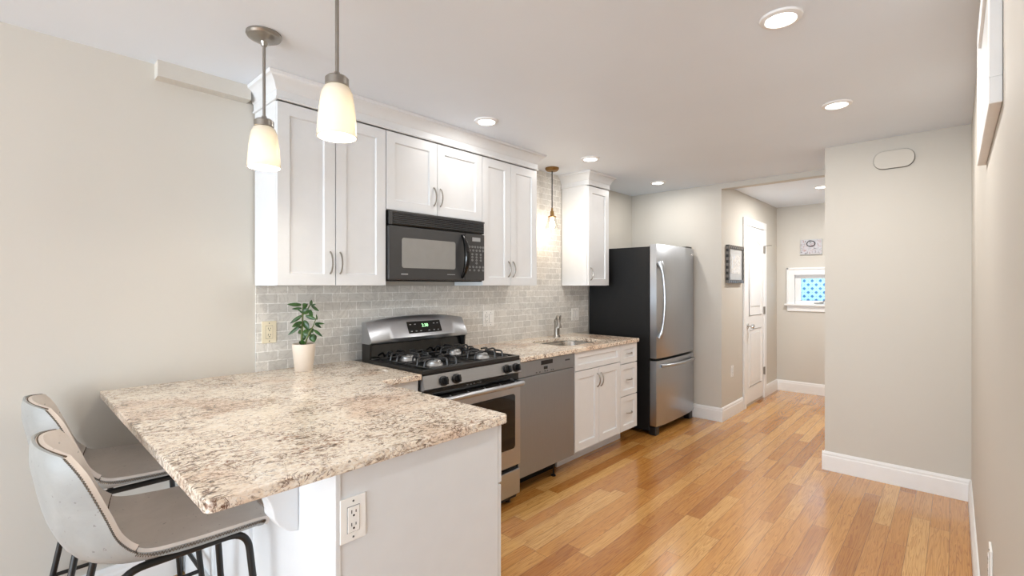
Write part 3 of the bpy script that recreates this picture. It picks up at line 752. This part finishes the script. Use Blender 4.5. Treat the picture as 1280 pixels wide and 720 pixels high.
# ------------------------------------------------------------------ bar stools
def interp(P, u):
    n = len(P)-1; f = u*n; i = min(int(f), n-1); a = f-i
    g = lambda k: P[max(0, min(n, k))]
    p0, p1, p2, p3 = g(i-1), g(i), g(i+1), g(i+2)
    return [.5*((2*p1[k])+(-p0[k]+p2[k])*a+(2*p0[k]-5*p1[k]+4*p2[k]-p3[k])*a*a+(-p0[k]+3*p1[k]-3*p2[k]+p3[k])*a**3) for k in range(len(p1))]
CEN = [(.240, .618), (.230, .648), (.12, .652), (0, .640), (-.10, .638), (-.185, .662), (-.235, .74), (-.262, .84), (-.282, .962)]
EDG = [(.226, .612), (.220, .638), (.12, .648), (.01, .654), (-.085, .668), (-.135, .715), (-.165, .79), (-.205, .89), (-.238, .945)]
WID = [(.185,), (.205,), (.222,), (.228,), (.232,), (.230,), (.222,), (.208,), (.165,)]
def shell_pt(u, v, off=0.0):
    c, e, w_ = interp(CEN, u), interp(EDG, u), interp(WID, u)[0]; k = abs(v)**2.4
    return Vector((c[0]+(e[0]-c[0])*k, w_*v, c[1]+(e[1]-c[1])*k))
def shell_n(u, v):
    e = 1e-3; a = shell_pt(min(1, u+e), v)-shell_pt(max(0, u-e), v); b = shell_pt(u, min(1, v+e))-shell_pt(u, max(-1, v-e))
    n = a.cross(b); n.normalize(); return n       # towards the sitter
def patch(u0, u1, o_in, o_out, nu=30, nv=26, vmax=1.0, bulge=0):
    bm = B(); L = []
    for o in (o_in, o_out):
        rows = []
        for i in range(nu+1):
            u = u0+(u1-u0)*i/nu; r_ = []
            for j in range(nv+1):
                v = (-1+2*j/nv)*vmax; q = shell_pt(u, v); n = shell_n(u, v)
                ed = min(1, (1-abs(v))/.12) if vmax == 1 else 1
                lo_ = .25+.6*max(0, min(1, (.5-u)/.08)); tk = lo_+(1-lo_)*min(1, (1-abs(v))/.25)*min(1, (1-u)/.06+.1)*min(1, u/.06+.2) if o < 0 else 1
                if o < 0: tk *= 1+.9*math.exp(-((u-.5)/.22)**2)*(1-v*v)
                r_.append(bm.verts.new(q+n*o*tk*SIGN))
            rows.append(r_)
        L.append(rows)
    for q, rows in enumerate(L):
        for i in range(nu):
            for j in range(nv):
                bm.faces.new([rows[i][j], rows[i+1][j], rows[i+1][j+1], rows[i][j+1]])
    a, b = L
    for i in range(nu):
        for j in (0, nv): bm.faces.new([a[i][j], a[i+1][j], b[i+1][j], b[i][j]])
    for j in range(nv):
        for i in (0, nu): bm.faces.new([a[i][j], a[i][j+1], b[i][j+1], b[i][j]])
    return bm
SIGN = 1
SIGN = 1 if shell_n(.35, 0).z > 0 else -1
def zigzag(u0, u1, v, off, n, amp=.004):
    pts = []
    for k in range(n+1):
        u = u0+(u1-u0)*k/n; q = shell_pt(u, v); nn = shell_n(u, v)*SIGN
        pts.append(q+nn*(off+(amp if k % 2 else -amp))+Vector((0, .0012*(1 if v > 0 else -1), 0)))
    return pts
def make_stool(label, loc):
    s = thing('bar_stool', label, 'stool', loc, 0, 'counter stools along the peninsula')
    o = obj('seat_shell', patch(0, 1, -.020, 0.0), M['leather_out'], s, True, local=True)
    o = obj('seat_pad', patch(.02, .535, .0005, .010), M['leather_seat'], s, True, local=True)
    o = obj('backrest_pad', patch(.54, .99, .0005, .016), M['leather_back'], s, True, local=True); o['label'] = 'backrest pad with lamp glow in its colour'
    bm = B()
    for v in (-1, 1):
        tube(bm, zigzag(.04, .53, v, -.006, 110), .0012, 4)
        tube(bm, zigzag(.53, .98, v, -.002, 100, .003), .0012, 4)
    pts = []
    for k in range(61):
        v = -1+2*k/60; q = shell_pt(.537, v)+shell_n(.537, v)*SIGN*(.013+(.002 if k % 2 else -.001)); pts.append(q)
    tube(bm, pts, .0018, 4)
    pts = [shell_pt(.985, -1+2*k/40)+shell_n(.985, -1+2*k/40)*SIGN*.004+Vector((0, 0, .002)) for k in range(41)]; tube(bm, pts, .0025, 6)
    obj('stitching', bm, M['stitch'], s, True, local=True)
    zt = .603
    for sy in (-1, 1):
        y = .165*sy; yb = .215*sy
        for (xt, xb) in ((.185, .235), (-.13, -.235)):
            bm = B(); xm = 0.025
            tube(bm, fillet([(xm, y, zt), (xt, y, zt), (xb, yb, 0.0)], .06, 8), .0105, 10); obj('leg', bm, M['black_metal'], s, True, local=True)
    for x in (.10, -.06):
        bm = B(); tube(bm, [(x, -.165, zt), (x, .165, zt)], .009, 8)
        obj('crossbar', bm, M['black_metal'], s, True, local=True)
    bm = B(); zr = .20; k = zr/zt
    xf = .235+(.185-.235)*k; xr = -.235+(.105)*k; yy = .215-.05*k
    tube(bm, fillet([(xr, -yy, zr), (xf, -yy, zr), (xf, yy, zr), (xr, yy, zr)], .01), .008, 8); tube(bm, [(xr, -yy, zr), (xr, yy, zr)], .008, 8)
    obj('footrest', bm, M['black_metal'], s, True, local=True)
    return s
st1 = make_stool('grey leather bucket stool nearest the camera, under the counter corner', (.345, 1.795, 0))
st2 = dup(st1, (.345, 2.470, 0), 'grey leather bucket stool against the wall, behind the nearer stool')

# ------------------------------------------------------------------ potted plant
pl = thing('potted_plant', 'small green jade plant in a cream pot on the granite counter', 'plant', (1.118, 2.575, CT))
bm = B(); lathe(bm, [(0, 0), (.044, 0), (.046, .004), (.060, .138), (.060, .145), (.055, .145), (.053, .125), (0, .125)], (1.118, 2.575, CT), 32); obj('pot', bm, M['pot'], pl, True)
bm = B(); lathe(bm, [(0, .010), (.03, .008), (.0525, .002), (.052, 0), (0, 0)], (1.118, 2.575, CT+.1255), 24); obj('soil', bm, M['soil'], pl, True)
RV = Vector((math.sin(YAW), -math.cos(YAW), 0)); FV = Vector((math.cos(YAW), math.sin(YAW), 0))
def pp(zx, zy, dep=0): return Vector((1.118, 2.575, CT+.13))+RV*((zx-413)/6*.00435)+Vector((0, 0, (434-zy)/6*.00435))+FV*dep
bm = B()
tube(bm, [pp(400, 440), pp(398, 380), pp(400, 300), pp(405, 200), pp(440, 150, .01), pp(463, 110, .01)], .004, 8, radii=[.0075, .007, .006, .0045, .0035, .002])
tube(bm, [pp(425, 440, -.012), pp(442, 380, -.015), pp(470, 325, -.02), pp(492, 285, -.02), pp(516, 215, -.015)], .003, 8, radii=[.005, .0045, .004, .003, .002])
tube(bm, [pp(400, 205), pp(398, 165, .01), pp(400, 122, .015)], .003, 8, radii=[.004, .003, .002])
obj('stem', bm, M['stem'], pl, True)
LV = [(395,125,305,118,18),(400,150,335,155,12),(410,135,450,112,22),(470,135,548,168,18),(465,130,465,88,14),(470,128,510,122,10),(410,190,370,155,12),(415,190,450,150,30),
      (455,165,505,220,24),(395,205,315,262,18),(425,205,515,235,18),(398,250,350,290,26),(408,245,455,310,34),(385,280,300,352,18),(395,320,360,338,22),(410,320,470,355,36),
      (460,300,480,335,24),(490,310,568,362,14),(500,262,582,260,12),(495,265,535,298,14),(470,345,490,405,36),(390,370,430,365,28),(385,395,385,434,22),(412,434,415,378,32),
      (405,160,430,120,16),(400,300,372,268,16),(515,235,519,190,8)]
bm = B()
for i, (ax, ay, bx, by, wd) in enumerate(LV):
    d0 = random.uniform(-.02, .02); a = pp(ax, ay, d0*.3); b = pp(bx, by, d0+random.uniform(-.025, .02))
    ax_ = (b-a); Lg = ax_.length; ax_.normalize(); wv = (ax_.cross(FV)+FV*random.uniform(-.5, .5)); wv = (wv-ax_*wv.dot(ax_)).normalized(); nv = ax_.cross(wv)
    W = wd/6*.00435*.78; rings = []
    for k in range(9):
        u = k/8; r_ = W*(math.sin(PI*min(1, u*.93+.07)**.85)**.8) if k < 8 else .0004
        c = a+ax_*Lg*u+nv*(.10*Lg*(u*u))
        rings.append([bm.verts.new(c+wv*math.cos(t_)*r_+nv*math.sin(t_)*max(.0012, r_*.28)*(0.3 if k == 8 else 1)) for t_ in [2*PI*q/8 for q in range(8)]])
    for A, D in zip(rings, rings[1:]):
        for q in range(8): bm.faces.new([A[q], A[(q+1) % 8], D[(q+1) % 8], D[q]])
    bm.faces.new(rings[0][::-1]); bm.faces.new(rings[-1])
obj('foliage', bm, M['leaf'], pl, True)

# ------------------------------------------------------------------ outlets and switches (built facing -Y, then turned)
def outlet(name, label, cat, loc, rz, wide=.075, tall=.118, kinds=('duplex',), mat='plate'):
    t_ = thing(name, label, cat, loc, rz)
    obj('cover_plate', mbox(-wide/2, wide/2, -.006, -.0002, 0, tall, bev=.002), M[mat], t_, local=True)
    n = len(kinds)
    for i, kd in enumerate(kinds):
        cx = (i-(n-1)/2)*.046; zc = tall/2
        obj('outlet_seam', mbox(cx-.0182, cx+.0182, -.0064, -.0058, zc-.0352, zc+.0352), M['outline'], t_, local=True)
        rcp = obj('receptacle' if kd == 'duplex' else 'rocker', mbox(cx-.017, cx+.017, -.0085, -.006, zc-.034, zc+.034, bev=.001), M[mat], t_, local=True)
        if kd == 'duplex':
            bm = B()
            for s_ in (-1, 1):
                z_ = zc+s_*.017
                box(bm, cx-.0075, cx-.0050, -.0088, -.0082, z_-.001, z_+.008); box(bm, cx+.0050, cx+.0075, -.0088, -.0082, z_, z_+.007)
                lathe(bm, [(0, 0), (.003, 0), (.003, .0005), (0, .0005)], (cx, -.0083, z_-.007), 10, FWD)
            obj('slots', bm, M['slot'], rcp, local=True)
        for s_ in (-1, 1):
            bm = B(); lathe(bm, [(0, 0), (.003, 0), (.0025, .001), (0, .0012)], (cx, -.006, zc+s_*.048), 10, FWD)
            obj('screw', bm, M['outline'], t_, local=True)
    return t_
outlet('wall_outlet', 'white duplex outlet on the end panel of the peninsula', 'outlet', (.6455, 1.1868, .688), 0)
outlet('wall_outlet', 'cream outlet on the backsplash beside the potted plant', 'outlet', (.988, TY, 1.062), 0, mat='cream_plate')
outlet('switch_plate', 'white double plate with outlet and rocker switch right of the range', 'switch', (2.638, TY, 1.050), 0, .120, .120, ('duplex', 'rocker'))
outlet('switch_plate', 'white rocker switch plate on the backsplash near the fridge', 'switch', (3.816, TY, 1.033), 0, .118, .120, ('rocker', 'rocker'))
outlet('wall_outlet', 'white outlet low on the hall wall left of the door', 'outlet', (5.26, HY, .41), 0)
outlet('wall_outlet', 'white outlet on the right wall at the bottom edge of the photo', 'outlet', (1.955, RY, .498), PI)

# ------------------------------------------------------------------ pendants, ceiling lights
def pendant(label, x, y):
    zb = 1.853; p = thing('pendant_light', label, 'pendant', (x, y, zb), 0, 'frosted pendants over the peninsula')
    bm = B(); lathe(bm, [(0, CZ-.0005), (.066, CZ-.0005), (.067, CZ-.008), (.062, CZ-.016), (.050, CZ-.020), (.040, CZ-.028), (.016, CZ-.034), (.010, CZ-.05), (0, CZ-.05)], (x, y, 0), 32); obj('canopy', bm, M['nickel'], p, True)
    bm = B(); tube(bm, [(x, y, CZ-.045), (x, y, zb+.19)], .0062, 10); obj('rod', bm, M['nickel'], p, True)
    bm = B(); lathe(bm, [(0, .212), (.008, .212), (.012, .203), (.030, .197), (.037, .190), (.037, .168), (.034, .166), (0, .166)], (x, y, zb), 28); obj('socket_cap', bm, M['nickel'], p, True)
    prof = [(.030, .168), (.041, .160), (.049, .140), (.056, .09), (.061, .03), (.0625, 0)]
    bm = B(); lathe(bm, prof+[(r-.004, z) for r, z in reversed(prof)], (x, y, zb), 40); obj('glass_shade', bm, M['frosted'], p, True)
    bm = B(); lathe(bm, [(0, .078), (.014, .082), (.022, .095), (.020, .115), (.013, .13), (.013, .165), (0, .165)], (x, y, zb), 20); obj('bulb', bm, M['bulb'], p, True)
    l = bpy.data.lights.new('pendant_bulb_light', 'POINT'); l.energy = PENDANT_W; l.color = (1, .92, .80); l.shadow_soft_size = .03
    lo = bpy.data.objects.new('pendant_bulb_light', l); C.objects.link(lo); lo.location = (x, y, zb+.040)
    return p
pendant('frosted glass pendant with visible round ceiling canopy, farther over the peninsula', .735, 2.067)
pendant('frosted glass pendant hanging nearer the camera, its rod cut by the photo top', .745, 1.468)

bx, by, bz = 3.285, 2.575, 1.90
bp = thing('brass_pendant', 'small brass pendant with clear glass cone hanging over the sink', 'pendant', (bx, by, bz-.04))
bm = B(); lathe(bm, [(0, CZ-.0005), (.060, CZ-.0005), (.060, CZ-.012), (.048, CZ-.026), (.012, CZ-.030), (0, CZ-.030)], (bx, by, 0), 28); obj('canopy', bm, M['brass'], bp, True)
bm = B(); tube(bm, [(bx, by, CZ-.028), (bx, by, bz+.13)], .0045, 8); obj('cord', bm, M['gap'], bp, True)
bm = B(); lathe(bm, [(0, .150), (.007, .15), (.010, .125), (.017, .12), (.018, .085), (.036, .075), (.038, .068), (.0, .068)], (bx, by, bz), 24); obj('socket', bm, M['brass'], bp, True)
prof = [(.034, .0675), (.045, .03), (.066, -.035)]
bm = B(); lathe(bm, prof+[(r-.0025, z) for r, z in reversed(prof)], (bx, by, bz), 32); obj('glass_shade', bm, M['clear'], bp, True)
bm = B(); lathe(bm, [(0, -.035), (.015, -.028), (.025, -.005), (.022, .02), (.012, .045), (.012, .0675), (0, .0675)], (bx, by, bz), 20); obj('bulb', bm, M['bulb_clear'], bp, True)
l = bpy.data.lights.new('brass_bulb_light', 'POINT'); l.energy = BRASS_W; l.color = (1, .80, .58); l.shadow_soft_size = .03
lo = bpy.data.objects.new('brass_bulb_light', l); C.objects.link(lo); lo.location = (bx, by, bz-.065)

def recessed(label, x, y, power=RECESS_W):
    c = thing('recessed_light', label, 'ceiling light', (x, y, CZ-.012), 0, 'recessed ceiling lights')
    bm = B(); lathe(bm, [(.052, .004), (.055, 0), (.072, .004), (.075, .0115), (.052, .0115)], (x, y, CZ-.012), 32)
    lathe(bm, [(.052, .0115), (.052, .004)], (x, y, CZ-.012), 32); obj('trim_ring', bm, M['trim'], c, True)
    bm = B(); lathe(bm, [(0, .0055), (.052, .0055), (.052, .0105), (0, .0105)], (x, y, CZ-.012), 32); obj('lens', bm, M['lens'], c, True)
    area('recessed_lamp', (x, y, CZ-.014), (0, 0, 0), .1, .1, power, (1, .96, .91), 'DISK')
    return c
recessed('recessed ceiling light nearest the camera, at the top right of the ceiling', 2.039, .488, RECESS_W*4.6)
recessed('recessed ceiling light in front of the beige partition wall', 3.225, .488, RECESS_W*4.6)
recessed('recessed ceiling light in front of the short cabinet over the microwave', 2.066, 2.138)
recessed('recessed ceiling light in front of the lone cabinet by the sink', 3.249, 2.155, RECESS_W*1.5)
recessed('recessed ceiling light above the fridge', 4.46, 2.165, RECESS_W*2.4)
recessed('recessed ceiling light in the hall, partly behind the partition', 5.797, 1.008, RECESS_W*11.5)

# ------------------------------------------------------------------ things on the walls
bm = B(); prism(bm, rrect(.194, .418, 2.180, 2.306, .058, 10), 'x', XP-.014, XP-.0003, .003); o = thing('vent_cover', 'rounded wall-coloured vent cover high on the partition wall', 'vent', (XP, .306, 2.18))
obj('back_plate', bm, M['outline'], o); bm = B(); prism(bm, rrect(.196, .416, 2.182, 2.304, .056, 10), 'x', XP-.020, XP-.0135, .003); obj('cover', bm, M['wall'], o)
# framed print left of the hall door
fp = thing('framed_print', 'small dark dotted frame with pale sketch left of the hall door', 'picture', (5.31, HY, 1.398))
bm = B(); a0, a1, c0, c1, fw = 5.072, 5.545, 1.398, 1.792, .035
for q in ((a0, a1, c0, c0+fw), (a0, a1, c1-fw, c1), (a0, a0+fw, c0+fw, c1-fw), (a1-fw, a1, c0+fw, c1-fw)): box(bm, q[0], q[1], HY-.034, HY-.0005, q[2], q[3], .002)
obj('frame', bm, M['dotframe'], fp)
obj('mat_board', mbox(a0+fw, a1-fw, HY-.022, HY-.001, c0+fw, c1-fw), M['panel_grey'], fp)
obj('print', mbox(a0+.10, a1-.10, HY-.0235, HY-.0215, c0+.10, c1-.10), M['sketch'], fp)
# canvas over the window
cv = thing('canvas_print', 'small grey canvas print hanging above the hall window', 'picture', (XH, 1.325, 1.765))
obj('canvas', mbox(XH-.03, XH-.0005, 1.205, 1.443, 1.765, 1.955, bev=.002), M['panel_grey'], cv)
obj('print', mbox(XH-.0315, XH-.0298, 1.212, 1.436, 1.772, 1.948), M['canvas'], cv)
bm = B(); tube(bm, [(XH-.032, 1.325+.045*math.cos(a), 1.90+.035*math.sin(a)) for a in [2*PI*k/20 for k in range(20)]], .006, 6, closed=True); obj('wreath_motif', bm, M['dark_mark'], cv, True)
# white framed panel on the right wall
wp = thing('wall_panel', 'white framed panel high on the right wall at the photo edge', 'panel', (1.92, RY, 1.785))
bm = B(); a0, a1, c0, c1, fw = 1.53, 2.30, 1.785, 2.229, .06
for q in ((a0, a1, c0, c0+fw), (a0, a1, c1-fw, c1), (a0, a0+fw, c0+fw, c1-fw), (a1-fw, a1, c0+fw, c1-fw)): box(bm, q[0], q[1], RY+.0005, RY+.0225, q[2], q[3], .002)
obj('frame', bm, M['trim'], wp)
obj('face', mbox(a0+fw, a1-fw, RY+.0005, RY+.014, c0+fw, c1-fw), M['panel_grey'], wp)
